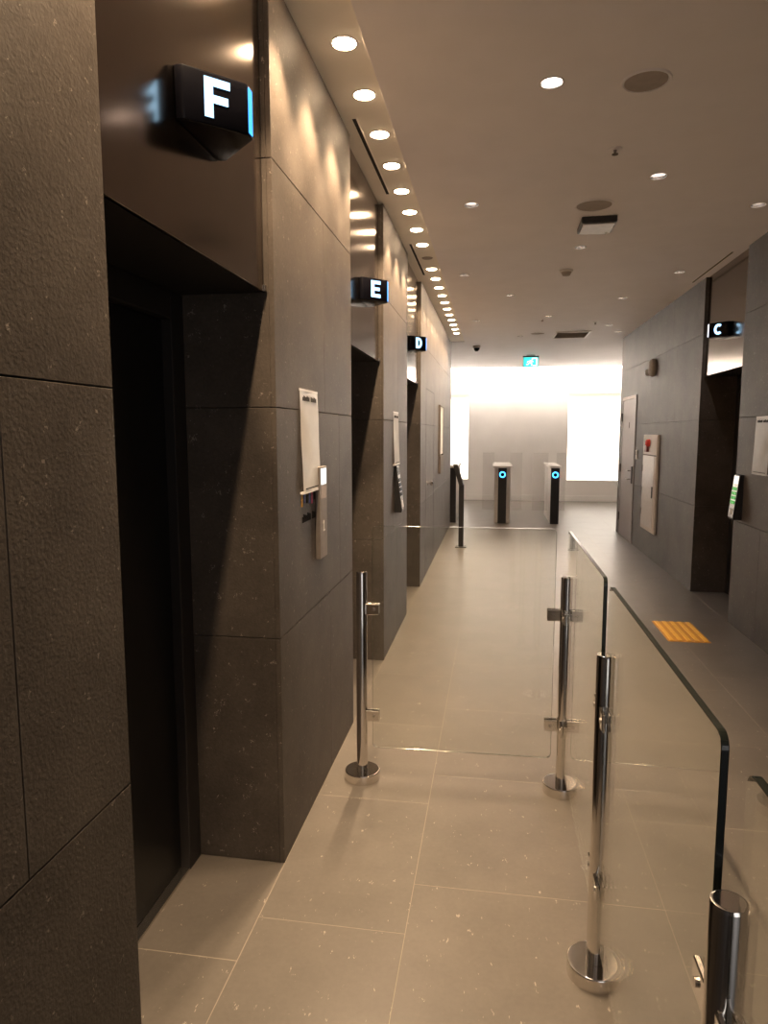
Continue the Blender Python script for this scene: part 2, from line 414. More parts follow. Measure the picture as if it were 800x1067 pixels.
# ================================================================ LIFT DOORWAYS
def lift_door(n, side, y0, y1, ztop, label):
    s = side; X = LX if s < 0 else RX
    fx = lambda d: X+s*d                       # d metres into the wall
    def bx(name, d0, d1, a, b, z0, z1, mat, par, bev=0):
        xa, xb = sorted((fx(d0), fx(d1))); return box(name, xa, xb, a, b, z0, z1, mat, par, bev)
    t = thing('door_%d' % n, label, 'elevator door', (fx(RECESS), (y0+y1)/2, 0), kind='structure')
    ym = (y0+y1)/2
    bx('door_panel', RECESS, RECESS+.03, y0+.09, ym-.002, .012, ztop-.09, 'black_door', t, .002)
    bx('door_panel', RECESS+.004, RECESS+.034, ym+.002, y1-.09, .012, ztop-.09, 'black_door', t, .002)
    bx('jamb', RECESS-.03, RECESS+.04, y0+.0005, y0+.09, 0.001, ztop-.001, 'black_jamb', t, .002)
    bx('jamb', RECESS-.03, RECESS+.04, y1-.09, y1-.0005, 0.001, ztop-.001, 'black_jamb', t, .002)
    bx('head_jamb', RECESS-.03, RECESS+.04, y0+.09, y1-.09, ztop-.09, ztop-.001, 'black_jamb', t, .002)
    bx('sill', RECESS-.028, RECESS+.05, y0+.09, y1-.09, 0.0005, .011, 'steel', t, .001)
    tp = bx('transom_panel', .028, .040, y0+.004, y1-.022, ztop, HC+.001, 'bronze_metal', t, .001)
    bx('soffit', .041, RECESS+.05, y0+.001, y1-.001, ztop+.001, ztop+.03, 'black_jamb', t)
    bx('shadow_gap', .034, .06, y1-.021, y1-.0005, ztop, HC, 'black_jamb', t)
    bx('corner_bracket', .022, .034, y1-.020, y1-.001, ztop+.001, ztop+.022, 'steel', t, .001)
    return t
lift_door(1, -1, *OPEN_L['F'], 2.01, 'nearest black elevator door, recessed under the sign F')
lift_door(2, -1, *OPEN_L['E'], 2.012, 'black elevator door recessed under the sign E on the left wall')
lift_door(3, -1, *OPEN_L['D'], 2.02, 'farthest black elevator door on the left, under the sign D')
lift_door(4, 1, *OPEN_C, 2.08, 'dark elevator door on the right wall, under the sign C')

# ---- wedge shaped letter signs
def letter_outline(ch):
    """unit letters, 0..W by 0..1; returns outer outline and optional hole"""
    if ch == 'F': return [(0, 0), (.24, 0), (.24, .38), (.66, .38), (.66, .58), (.24, .58), (.24, .80), (.72, .80), (.72, 1), (0, 1)], None
    if ch == 'E': return [(0, 0), (.70, 0), (.70, .20), (.24, .20), (.24, .41), (.64, .41), (.64, .60), (.24, .60), (.24, .80), (.70, .80), (.70, 1), (0, 1)], None
    if ch == 'D':
        return [(0, 0)]+ring_pts(.32, .5, .42, .5, -90, 90, 16)+[(0, 1)], [(.24, .2)]+ring_pts(.30, .5, .20, .30, -90, 90, 12)+[(.24, .8)]
    if ch == 'C':
        return ring_pts(.42, .5, .42, .5, 48, 312, 22)+ring_pts(.42, .5, .19, .27, 312, 48, 22), None
def add_letter(name, ch, origin, u, v, nrm, h, parent):
    o_, hole = letter_outline(ch)
    bm = bmesh.new(); O, U, V, NN = map(Vector, (origin, u, v, nrm))
    if hole is None:
        add_prism(bm, [(p[0]*h, p[1]*h) for p in o_], O+NN*.0004, U, V, NN, .0014)
        return finish(name, bm, 'letter_glow', parent)
    else:
        es = []
        for loop in (o_, hole):
            vv = [bm.verts.new(O+U*p[0]*h+V*p[1]*h+NN*.0016) for p in loop]
            es += [bm.edges.new((vv[i], vv[(i+1) % len(vv)])) for i in range(len(vv))]
        bmesh.ops.triangle_fill(bm, edges=es, use_beauty=True)
    fs = list(bm.faces)
    r = bmesh.ops.extrude_face_region(bm, geom=fs)
    bmesh.ops.translate(bm, verts=[e for e in r['geom'] if isinstance(e, bmesh.types.BMVert)], vec=-NN*.0012)
    return finish(name, bm, 'letter_glow', parent)
def lift_sign(ch, side, yc, zb, label, strip):
    s = -side                                   # direction out of the wall
    X = (LX-.028) if side < 0 else (RX+.028)
    t = thing('elevator_sign', label, 'sign', (X, yc, zb), 'lettered elevator signs')
    H, P, W0, W1 = .122, .138, .130, .017
    plan = [(0, -W0), (.022*s, -W0), (P*s, -W1), (P*s, W1), (.022*s, W0), (0, W0)]
    if s < 0: plan = plan[::-1]
    prism('housing', plan, (X, yc, zb), (1, 0, 0), (0, 1, 0), (0, 0, 1), H, 'black_gloss', t, .005, True)
    # the two slanted faces carry the letter, the narrow tip glows
    for fc in (-1, 1):
        a = Vector((X+.022*s, yc+fc*W0, zb)); b = Vector((X+P*s, yc+fc*W1, zb))
        d = (b-a); Lg = d.length; d.normalize()
        n = Vector((d.y, -d.x, 0))
        if n.y*fc < 0: n = -n
        hh = .090
        wl = {'F': .72, 'E': .70, 'D': .74, 'C': .74}[ch]*hh
        # reading direction: to the viewer's right when facing the letter
        right = Vector((0, 0, 1)).cross(n)
        mid = a+d*(Lg*.52)
        add_letter('letter', ch, mid-right*(wl/2)+Vector((0, 0, (H-hh)/2+.002)), right, (0, 0, 1), n, hh, t)
    x0, x1 = sorted((X+P*s, X+(P+.002)*s))
    box('light_strip', x0, x1, yc-W1+.005, yc+W1-.004, zb+.008, zb+H-.008, strip, t, .0005)
    return t
lift_sign('F', -1, 1.730, 2.283, 'black wedge sign with a glowing letter F, nearest the viewer', 'strip_glow')
lift_sign('E', -1, 3.952, 2.286, 'black wedge sign with a glowing letter E on the left wall', 'strip_glow')
lift_sign('D', -1, 6.16, 2.270, 'black wedge sign with a glowing letter D, farthest on the left', 'strip_glow')
lift_sign('C', 1, 6.43, 2.365, 'black wedge sign with a glowing letter C on the right wall', 'strip_white')

# ================================================================ GLASS BARRIER
PH, PR = .95, .0245
def post(x, y, parent, clamps):
    prof = [(0, 0.002), (PR, 0.002), (PR, PH-.006), (PR-.0005, PH-.0045), (PR-.002, PH-.001), (PR-.004, PH), (PR-.005, PH), (0, PH)]
    p = lathe('post', prof, (x, y, 0), 'chrome', parent)
    lathe('base_cover', [(PR+.001, .0005), (.078, .0005), (.078, .002), (.078, .038), (.0776, .040), (.076, .042), (.074, .0425), (.073, .0425), (PR+.001, .0425), (PR+.001, .0005)], (x, y, 0), 'chrome', p, n=40)
    for (dx, dy) in clamps:
        for z in (.30, .785):
            bm = bmesh.new()
            for off in (-.012, .012):       # two jaws with the pane between
                if dx: add_box(bm, *sorted((x+dx*(PR-.004), x+dx*.078)), y+off-.005, y+off+.005, z-.024, z+.024, .002)
                else: add_box(bm, x+off-.005, x+off+.005, *sorted((y+dy*(PR-.004), y+dy*.078)), z-.024, z+.024, .002)
            finish('clamp', bm, 'chrome', p)
            if dx: cyl('screw', (x+dx*.055, y-.0168, z), (x+dx*.055, y-.0205, z), .007, 'steel', p, n=12)
            else: cyl('screw', (x-.0168, y+dy*.055, z), (x-.0205, y+dy*.055, z), .007, 'steel', p, n=12)
    return p
def pane(parent, origin, u, n, length, z0, z1, name='glass_pane', dark=True):
    r, T = .022, .011
    L_, H_ = length, z1-z0
    pts = ring_pts(L_-r, r, r, r, -90, 0, 5)+ring_pts(L_-r, H_-r, r, r, 0, 90, 5)+ring_pts(r, H_-r, r, r, 90, 180, 5)+ring_pts(r, r, r, r, 180, 270, 5)
    bm = bmesh.new(); o = Vector(origin)-Vector(n)*T/2; o.z = z0
    add_prism(bm, pts, o, u, (0, 0, 1), n, T, .0012)
    ob = finish(name, bm, ['pane_glass', 'glass_edge', 'glass_edge_clear'], parent)
    nn = Vector(n)
    for f in ob.data.polygons: f.material_index = 0 if abs(f.normal.dot(nn)) > .95 else (1 if f.normal.z > .3 or f.normal.y < -.3 else 0) if dark else 2  # dark colour on near and top edges stands for dark reflections inside the glass
    return ob
GZ0, GZ1 = .148, 1.152
BX = .309
PY = [2.905, 1.88, .88, -.12]
side = thing('glass_barrier', 'long glass barrier of clear panes on chrome posts running along the corridor', 'barrier', (BX, 1.4, 0), 'glass barriers')
for i, y in enumerate(PY):
    post(BX, y, side, [d for d in ((0, 1) if i > 0 else None, (0, -1) if i < 3 else None) if d] )
for i in range(3): pane(side, (BX, PY[i+1]+.046, 0), (0, 1, 0), (1, 0, 0), PY[i]-PY[i+1]-.092, GZ0, GZ1)
cross = thing('glass_barrier', 'short clear glass barrier pane across the aisle beside a lone chrome post', 'barrier', (-.566, 2.885, 0), 'glass barriers')
post(-.566, 2.885, cross, [(1, 0)])
ud = Vector((BX+.566, .02, 0)).normalized()
for z in (.30, .785):
    bm = bmesh.new()
    for off in (-.012, .012): add_box(bm, BX-.078, BX-PR-.0005, 2.905+off-.005, 2.905+off+.005, z-.024, z+.024, .002)
    finish('clamp', bm, 'chrome', cross)
    cyl('screw', (BX-.055, 2.905-.0168, z), (BX-.055, 2.905-.0205, z), .007, 'steel', cross, n=12)
pane(cross, (-.566+.047, 2.886, 0), tuple(ud), (ud.y, -ud.x, 0), BX+.566-.094, GZ0, GZ1, dark=False)

# ================================================================ CEILING FITTINGS
def downlight(x, y, z, r, lens, power, cone, blend, label, group, col, name='downlight', depth=.012, dome=False):
    t = thing(name, label, 'light', (x, y, z), group)
    lathe('trim_ring', [(r-.001, .002), (r-.001, -.0015), (r+.007, -.0015), (r+.008, 0.0005), (r+.008, .0015), (r-.001, .002)], (x, y, z), 'white_plastic', t)
    lathe('can', [(r-.002, 0.0), (r-.006, depth), (r-.006, depth+.002), (r-.0015, depth+.002), (r-.002, 0.0)], (x, y, z), 'chrome', t)
    lathe('lens', ([(0, -.009), (.018, -.008), (.032, -.005), (r-.0065, 0), (r-.0065, depth+.001), (0, depth+.001)] if dome else [(0, depth-.001), (r-.0065, depth-.001), (r-.0065, depth+.003), (0, depth+.003)]), (x, y, z), lens, t)
    ld = bpy.data.lights.new('lamp', 'SPOT'); ld.energy = power; ld.spot_size = math.radians(cone); ld.spot_blend = blend
    ld.shadow_soft_size = .022; ld.color = col
    lo = bpy.data.objects.new('lamp', ld); COL.objects.link(lo); lo.parent = t; lo.location = (0, 0, -.035 if dome else -.004)
    return t
ROWN = [k for k in range(20) if k != 8]
ORD = ['first', 'second', 'third', 'fourth', 'fifth', 'sixth', 'seventh', 'eighth', 'ninth', 'tenth', 'eleventh']
d0 = None
for x, y in ROW:
    k_ = round((y-2.688)/.4); q = ROWN.index(k_) if k_ in ROWN else -1
    if q < 0: lab = 'round warm downlight of the left row, overhead and out of view'
    elif q == 0: lab = 'largest, nearest warm downlight in the row along the left wall'
    elif q < 9: lab = ORD[q]+' warm downlight counted from the near end of the left row'
    elif q == len(ROWN)-1: lab = 'smallest, farthest warm downlight in the row along the left wall'
    else: lab = ORD[len(ROWN)-1-q]+' warm downlight counted from the far end of the left row'
    if d0 is None: d0 = downlight(x, y, ZS, RR, 'row_lens', ROW_W, 84, .55, lab, 'downlights in the strip by the left wall', WARM, dome=True)
    else: copy_tree(d0, (x, y, ZS), lab)
d1 = None
ml = ['round downlight beside the nearest ceiling speaker', 'round ceiling downlight left of the square ceiling unit', 'round ceiling downlight right of the nearer sprinkler',
      'round downlight nearest the right wall, at the picture edge', 'round ceiling downlight just beyond the square ceiling unit', 'round downlight left of the smoke detector, near the bright row',
      'round downlight near the slot vent on the right', 'round downlight second from the vent slot on the right, by the stone wall', 'small ceiling downlight beyond the smoke detector',
      'small ceiling downlight ahead of the square air vent', 'small ceiling downlight before the dome camera', 'small ceiling downlight to the right of the square air vent', 'small ceiling downlight before the exit sign', 'small ceiling downlight above the grey steel door']
for (x, y), lab in zip(MAIN, ml):
    if d1 is None: d1 = downlight(x, y, ZM, RM, 'main_lens', MAIN_W, 82, .35, lab, 'downlights in the main ceiling', SOFT, depth=.045)
    else: copy_tree(d1, (x, y, ZM), lab)
def ceiling_speaker(x, y, r, label):
    t = thing('ceiling_speaker', label, 'speaker', (x, y, ZM), 'ceiling speakers')
    lathe('rim', [(r-.012, -.001), (r-.008, -.006), (r, -.006), (r+.004, -.0005), (r-.012, -.0005), (r-.012, -.001)], (x, y, ZM), 'ceiling_paint', t)
    lathe('grille', [(0, -.003), (r-.0125, -.003), (r-.0125, -.0005), (0, -.0005)], (x, y, ZM), 'grey_grille', t)
ceiling_speaker(.589, 3.136, .098, 'large round ceiling speaker beside the nearest downlight')
ceiling_speaker(.598, 4.705, .12, 'round ceiling speaker just before the square ceiling unit')
ceiling_speaker(.586, 10.42, .11, 'small looking round ceiling speaker left of the air vent')
def sprinkler(x, y, label):
    t = thing('sprinkler', label, 'sprinkler', (x, y, ZM-.03), 'ceiling sprinklers')
    lathe('escutcheon', [(0, -.0005), (.036, -.0005), (.034, -.006), (.02, -.008), (0, -.008)], (x, y, ZM), 'ceiling_paint', t)
    cyl('body', (x, y, ZM-.008), (x, y, ZM-.026), .010, 'steel', t, rb=.006, n=12)
    lathe('deflector', [(0, -.026), (.016, -.026), (.016, -.029), (0, -.029)], (x, y, ZM), 'dark_grille', t, n=16)
sprinkler(.58, 3.82, 'small sprinkler head between the two nearest speakers')
sprinkler(.569, 9.14, 'small sprinkler head before the square air vent')
sprinkler(1.27, 9.5, 'small sprinkler head beside the right end downlight')
t = thing('smoke_detector', 'round smoke detector in the ceiling beyond the square unit', 'detector', (.602, 6.48, ZM))
lathe('base', [(0, -.0005), (.058, -.0005), (.058, -.012), (.05, -.018), (0, -.018)], (.602, 6.48, ZM), 'white_plastic', t)
lathe('chamber', [(.046, -.018), (.04, -.03), (.032, -.046), (0, -.05), (0, -.018)], (.602, 6.48, ZM), 'grey_grille', t)
t = thing('ceiling_unit', 'square ceiling unit with a dark front edge and pale underside', 'ceiling unit', (.665, 5.06, ZM))
box('housing', .55, .78, 4.93, 5.20, ZM-.042, ZM-.0005, 'black_plastic', t, .004)  # black stands in for the shade on the front, turned from the light
box('cover_plate', .562, .768, 4.945, 5.188, ZM-.050, ZM-.0421, 'white_plastic', t, .003)
lathe('indicator', [(0, -.055), (.012, -.055), (.012, -.0521), (0, -.0521)], (.745, 5.17, ZM), 'white_plastic', t, n=12)
t = thing('dome_camera', 'black dome security camera on the ceiling near the end of the left wall', 'camera', (-.327, 11.7, ZM))
lathe('mount', [(0, -.0005), (.062, -.0005), (.062, -.03), (.056, -.036), (0, -.036)], (-.327, 11.7, ZM), 'grey_grille', t)
lathe('dome', [(.05, -.0365)]+[(.05*math.cos(math.radians(a)), -.04-.055*math.sin(math.radians(a))) for a in range(0, 90, 15)]+[(0, -.095)], (-.327, 11.7, ZM), 'black_gloss', t)
# square air vent with slats
t = thing('air_vent', 'square slatted air vent in the ceiling before the exit sign', 'vent', (1.08, 10.6, ZM))
vx0, vx1, vy0, vy1 = .83, 1.33, 10.28, 10.92
box('backing', vx0+.03, vx1-.03, vy0+.03, vy1-.03, ZM-.003, ZM-.0005, 'grey_grille', t)
for a in ((vx0, vx1, vy0, vy0+.03), (vx0, vx1, vy1-.03, vy1), (vx0, vx0+.03, vy0+.0301, vy1-.0301), (vx1-.03, vx1, vy0+.0301, vy1-.0301)):
    box('frame_bar', *a, ZM-.016, ZM-.0005, 'white_plastic', t, .002)
for k in range(9):
    yy = vy0+.06+k*(vy1-vy0-.12)/8
    bm = bmesh.new(); add_box(bm, vx0+.031, vx1-.031, yy-.022, yy+.022, ZM-.0125, ZM-.0105)
    bmesh.ops.rotate(bm, verts=bm.verts, cent=(0, yy, ZM-.0115), matrix=Matrix.Rotation(.25, 3, 'X'))
    finish('slat', bm, 'cabinet_paint', t)
def slot_vent(x, y0, y1, z, label):
    t = thing('slot_vent', label, 'vent', (x, (y0+y1)/2, z), 'linear slot vents')
    box('slot', x-.009, x+.009, y0, y1, z-.0012, z-.0004, 'joint_dark', t)
    box('edge_bead', x-.014, x-.0092, y0, y1, z-.003, z-.0004, 'soffit_paint', t); box('edge_bead', x+.0092, x+.014, y0, y1, z-.003, z-.0004, 'soffit_paint', t)
slot_vent(-.672, 3.30, 4.32, ZS, 'thin dark slot vent in the ceiling strip before the sign E')
slot_vent(-.672, 5.45, 6.50, ZS, 'thin dark slot vent in the ceiling strip before the sign D')
slot_vent(1.855, 6.06, 7.2, ZM, 'thin dark slot vent in the ceiling above the sign C')
lathe_sp = thing('sounder_disc', 'small dim round disc in the gap of the left downlight row', 'speaker', (-.583, 5.888, ZS))
lathe('cover', [(0, -.008), (.04, -.006), (.046, -.0005), (0, -.0005)], (-.583, 5.888, ZS), 'grey_grille', lathe_sp)

# exit sign
EX, EY, EZ = .63, 13.2, 2.76
t = thing('exit_sign', 'green lit running figure exit sign hanging from the ceiling', 'sign', (EX, EY, EZ))
box('housing', EX-.14, EX+.14, EY-.03, EY+.03, EZ, EZ+.185, 'white_plastic', t, .006)
box('top_cap', EX-.145, EX+.145, EY-.034, EY+.034, EZ+.1855, EZ+.205, 'black_plastic', t, .003)
box('mount_plate', EX-.08, EX+.08, EY-.03, EY+.03, EZ+.2055, ZM-.0005, 'white_plastic', t, .003)
box('sign_face', EX-.13, EX+.13, EY-.034, EY-.0305, EZ+.01, EZ+.178, 'exit_teal', t)
def flat(name, pts, par, mat='exit_white'): prism(name, [(EX+a, EZ+b) for a, b in pts], (0, EY-.0345, 0), (1, 0, 0), (0, 0, 1), (0, -1, 0), .002, mat, par)
flat('doorway', [(.03, .02), (.115, .02), (.115, .168), (.03, .168), (.03, .15), (.095, .15), (.095, .038), (.03, .038)], t)
flat('figure', [(-.035, .115), (.015, .13), (.045, .105), (.055, .09), (.03, .095), (.012, .085), (.03, .06), (.02, .025), (.002, .03), (.008, .055), (-.02, .075), (-.045, .04), (-.085, .04), (-.085, .055), (-.05, .06), (-.025, .105), (-.055, .095), (-.065, .075), (-.075, .08), (-.062, .108)], t)
flat('head', ring_pts(.025, .15, .015, .015, 0, 345, 12), t)

# cove lamp above the end wall
t = thing('cove_light', 'hidden bright light strip in the ceiling slot above the end wall', 'light', (.5, E_+.01, 3.04))
box('lamp_strip', -5.9, 6.9, E_+.012, E_+.02, 3.05, 3.11, 'cove_tube', t)
box('lamp_base', -5.9, 6.9, E_+.0005, E_+.0119, 3.045, 3.115, 'white_plastic', t)
# backlit niches
def niche(x0, x1, label):
    t = thing('light_niche', label, 'light panel', ((x0+x1)/2, FAR+.2, NZ[0]), 'glowing wall niches')
    box('glowing_panel', x0+.002, x1-.002, FAR+.24, FAR+.27, NZ[0]+.002, NZ[1]-.1, 'niche_glow', t)
    box('header', x0-.01, x1+.01, FAR-.045, FAR-.001, NZ[1]-.02, NZ[1]+.06, 'white_wall', t, .003)
niche(*NR, 'bright glowing wall niche beside the right stone wall')
niche(*NL, 'bright glowing wall niche partly hidden behind the left wall')

# ================================================================ TURNSTILES
def turnstile(xc, yf, label, ring=True, flaps=(), wide=.14, dim=False):
    t = thing('turnstile', label, 'turnstile', (xc, yf+.7, 0), 'turnstiles before the end wall')
    w = .07
    box('front_column', xc-w, xc+w, yf, yf+.06, .001, .955, 'black_plastic', t, .004)
    box('cabinet', xc-wide/2, xc+wide/2, yf+.0605, yf+1.45, .001, .955, 'pale_steel', t, .006)
    pts = ring_pts(wide/2+.03-.05, .06, .05, .06, -90, 0, 6)+ring_pts(wide/2+.03-.05, 1.42, .05, .05, 0, 90, 6)+ring_pts(-wide/2-.03+.05, 1.42, .05, .05, 90, 180, 6)+ring_pts(-wide/2-.03+.05, .06, .05, .06, 180, 270, 6)
    prism('top_cap', [(xc+a, yf-.01+b) for a, b in pts], (0, 0, .956), (1, 0, 0), (0, 1, 0), (0, 0, 1), .035, 'frost', t, .004)
    if ring:
        bm = bmesh.new()
        a = ring_pts(xc, .842, .053, .053, 0, 345, 23); b = ring_pts(xc, .842, .034, .034, 0, 345, 23)
        A = [bm.verts.new((p[0], yf-.0015, p[1])) for p in a]; B = [bm.verts.new((p[0], yf-.0015, p[1])) for p in b]
        A2 = [bm.verts.new((p[0], yf-.0003, p[1])) for p in a]; B2 = [bm.verts.new((p[0], yf-.0003, p[1])) for p in b]
        for k in range(24):
            j = (k+1) % 24
            bm.faces.new((A[k], A[j], B[j], B[k])); bm.faces.new((A[k], A2[k], A2[j], A[j])); bm.faces.new((B[k], B[j], B2[j], B2[k])); bm.faces.new((A2[k], B2[k], B2[j], A2[j]))
        finish('light_ring', bm, 'ring_glow', t)
        lathe('ring_lens', [(0, -.002), (.029, -.002), (.029, -.0003), (0, -.0003)], (xc, yf, .842), 'black_gloss', t, axis='Y')
    for x0, x1 in flaps: box('glass_flap', x0, x1, yf+.66, yf+.672, .16, 1.2, 'flap_glass', t, .003)
turnstile(-.722, 11.83, 'black turnstile front half hidden by the left wall', ring=False)
turnstile(.137, 11.85, 'turnstile with a blue ring light, the middle one', flaps=((-.21, -.0005), (.2745, .49)), wide=.27)
turnstile(1.02, 11.88, 'turnstile with a blue ring light nearest the right wall', flaps=((.68, .949), (1.091, 1.25)))

# card reader stand
sx, sy = -.436, 9.28
t = thing('reader_stand', 'slim dark reader stand with a slanted head near the left wall', 'stand', (sx, sy, 0))
box('base_plate', sx-.075, sx+.075, sy-.075, sy+.075, .0005, .012, 'black_plastic', t, .003)
for a in (-1, 1):
    for b in (-1, 1): cyl('bolt', (sx+a*.055, sy+b*.055, .0122), (sx+a*.055, sy+b*.055, .02), .008, 'steel', t, n=8)
box('pole', sx-.034, sx+.034, sy-.034, sy+.034, .0122, .86, 'black_plastic', t, .006)
bm = bmesh.new(); add_box(bm, sx-.03, sx+.03, sy-.055, sy+.055, .84, 1.13, .006)
for v in bm.verts: v.co.x -= (v.co.z-.84)*.30
finish('reader_head', bm, 'black_plastic', t)
bm = bmesh.new(); add_box(bm, sx+.0302, sx+.033, sy-.045, sy+.045, .9, 1.1, .001)
for v in bm.verts: v.co.x -= (v.co.z-.84)*.30
finish('reader_screen', bm, 'black_gloss', t)

# ================================================================ THINGS ON THE LEFT WALL
def scribble(par, X, s, y0, y1, z, h, n, mat='ink', gap=.25):
    """a line of small print too small to read: short upright strokes of unequal height"""
    bm = bmesh.new(); p = (y1-y0)/n
    for k in range(n):
        if (k*7) % 11 == 5: continue
        hh = h*(.65+.35*((k*37) % 10)/10)
        add_box(bm, *sorted((X+s*.0001, X+s*.0006)), y0+k*p, y0+(k+1-gap)*p, z, z+hh)
    o = finish('print', bm, mat, par); return o
def notice(X, s, y0, y1, z0, z1, label, extra=False):
    t = thing('notice', label, 'notice', (X, (y0+y1)/2, z0), 'plastic sleeved notices by the elevators')
    # a slightly bowed sheet in a clear sleeve
    bm = bmesh.new(); nx, nz = 8, 14; th = .002
    g = []
    for i in range(nx+1):
        for j in range(nz+1):
            u, v = i/nx, j/nz
            bow = .0022+.011*(1-v)+.003*math.sin(math.pi*u)*math.sin(math.pi*v)+.0008*math.sin(7*u+9*v)
            g.append(bm.verts.new((X+s*bow, y0+(y1-y0)*u, z0+(z1-z0)*v)))
    k = nz+1
    for i in range(nx):
        for j in range(nz): bm.faces.new((g[i*k+j], g[(i+1)*k+j], g[(i+1)*k+j+1], g[i*k+j+1]))
    r = bmesh.ops.solidify(bm, geom=list(bm.faces), thickness=.0012)
    finish('sleeve', bm, 'clear_sleeve', t, True)
    scribble(t, X+s*.0056, s, y0+.03, y1-.03, z1-.045, .022, 14)
    scribble(t, X+s*.0140, s, y0+.03, y1-.03, z0+.016, .007, 1, gap=0)
    for z, a_ in ((z0+.004, .0145), (z1-.004, .0035)): box('sleeve_edge', *sorted((X+s*.0003, X+s*a_)), y0, y1, z-.004, z+.004, 'white_plastic', t)
    return t
n1 = notice(LX, 1, 2.505, 2.768, 1.318, 1.717, 'sleeved paper notice on the pier between elevator F and E')
n2 = notice(LX, 1, 4.90, 5.165, 1.315, 1.705, 'sleeved paper notice on the pier between elevator E and D')
n3 = notice(RX, -1, 5.21, 5.50, 1.243, 1.668, 'sleeved paper notice on the right wall at the picture edge')
# row of small figures and dark lettering under the first notice
t = thing('wall_sticker', 'small coloured sticker figures over dark lettering under the nearest notice', 'sticker', (LX, 2.63, 1.2))
cols = ['ink_orange', 'ink_blue', 'ink', 'ink_blue', 'ink_pink', 'ink', 'ink_blue']
for k, c in enumerate(cols):
    y = 2.525+k*.036; z = 1.268+.004*((k*3) % 4)
    pts = [(y-.010, z), (y-.004, z), (y, z+.012), (y+.004, z), (y+.010, z), (y+.007, z+.024), (y+.012, z+.03), (y+.006, z+.032)]+ring_pts(y, z+.04, .007, .008, -30, 210, 6)+[(y-.006, z+.032), (y-.012, z+.026), (y-.007, z+.022)]
    prism('figure', pts, (LX+.0002, 0, 0), (0, 1, 0), (0, 0, 1), (1, 0, 0), .001, c, t)
scribble(t, LX, 1, 2.525, 2.76, 1.205, .036, 13, gap=.18)
# floor display beside elevator F
y0, y1, z0, z1 = 2.722, 2.842, 1.028, 1.412
t = thing('hall_indicator', 'slim steel floor indicator with the number 1 beside the nearest notice', 'indicator', (LX, 2.78, z0))
box('housing', LX+.0003, LX+.020, y0, y1, z0, z1, 'satin_steel', t, .002)
box('display', LX+.0201, LX+.0208, y0+.02, y1-.012, z1-.075, z1-.008, 'display_glow', t)
box('status_screen', LX+.0201, LX+.0208, y0+.02, y1-.012, z1-.135, z1-.08, 'display_amber', t)
box('reader_window', LX+.0201, LX+.0208, y0+.02, y1-.012, z1-.185, z1-.14, 'satin_steel', t)
Yc = (y0+y1)/2
prism('number_one', [(Yc-.012, 1.14), (Yc+.016, 1.14), (Yc+.016, 1.147), (Yc+.006, 1.147), (Yc+.006, 1.185), (Yc-.002, 1.185), (Yc-.012, 1.176), (Yc-.010, 1.171), (Yc-.003, 1.174), (Yc-.003, 1.147), (Yc-.012, 1.147)], (LX+.0201, 0, 0), (0, 1, 0), (0, 0, 1), (1, 0, 0), .001, 'paper', t)
# slanted key pads
def keypad(X, s, y0, y1, z0, z1, top, bot, label, key='key_green', disp='display_glow'):
    t = thing('call_keypad', label, 'keypad', (X, (y0+y1)/2, z0), 'slanted elevator call keypads')
    prof = [(0.0003, z0), (bot, z0), (bot+.004, z0+.012), (top, z1-.004), (top-.006, z1), (0.0003, z1)]
    prism('housing', [(X+s*a, b) for a, b in prof], (0, y0, 0), (1, 0, 0), (0, 0, 1), (0, 1, 0), y1-y0, 'black_plastic', t, .0015)
    a = Vector((X+s*(bot+.004), 0, z0+.012)); b = Vector((X+s*top, 0, z1-.004)); d = (b-a); Lg = d.length; d.normalize()
    n = Vector((d.z, 0, -d.x)); n = n if n.x*s > 0 else -n
    def plate(name, u0, u1, q0, q1, h, mat):
        bm = bmesh.new(); w = y1-y0
        add_prism(bm, [(u0*w, q0*Lg), (u1*w, q0*Lg), (u1*w, q1*Lg), (u0*w, q1*Lg)], a+Vector((0, y0, 0))+n*.0003, (0, 1, 0), d, n, h, .0004)
        return finish(name, bm, mat, t)
    plate('face_plate', .03, .97, .01, .99, .002, 'steel')
    plate('display', .12, .88, .80, .97, .003, disp)
    for r in range(4):
        for c in range(3): plate('key', .14+c*.26, .14+c*.26+.20, .72-r*.105-.075, .72-r*.105, .005, key)
    plate('access_button', .3, .7, .08, .22, .006, 'pale_steel')
    return t
keypad(LX, 1, 4.985, 5.105, .965, 1.312, .014, .052, 'slanted black keypad below the notice between elevators E and D', 'black_gloss', 'black_gloss')
keypad(RX, -1, 5.69, 5.81, .868, 1.222, .030, .062, 'slanted keypad with green lit keys beside elevator C')
# flush service door outline with a knob, seen on the left wall beyond elevator D
t = thing('door_5', 'flush stone service door with a small round knob beyond elevator D', 'door', (LX, 7.8, 0), kind='structure')
for a in ((7.30, 7.306, .01, 2.02), (8.244, 8.25, .01, 2.02), (7.3061, 8.2439, 2.014, 2.02)): box('door_gap', LX+.0003, LX+.0012, a[0], a[1], a[2], a[3], 'joint_dark', t)
lathe('knob_rose', [(0, .0005), (.026, .0005), (.026, .006), (0, .006)], (LX, 7.5, 1.0), 'steel', t, axis='X')
lathe('knob', [(0, .006), (.011, .006), (.011, .028), (.026, .036), (.027, .05), (.018, .06), (0, .062)], (LX, 7.5, 1.0), 'chrome', t, axis='X')
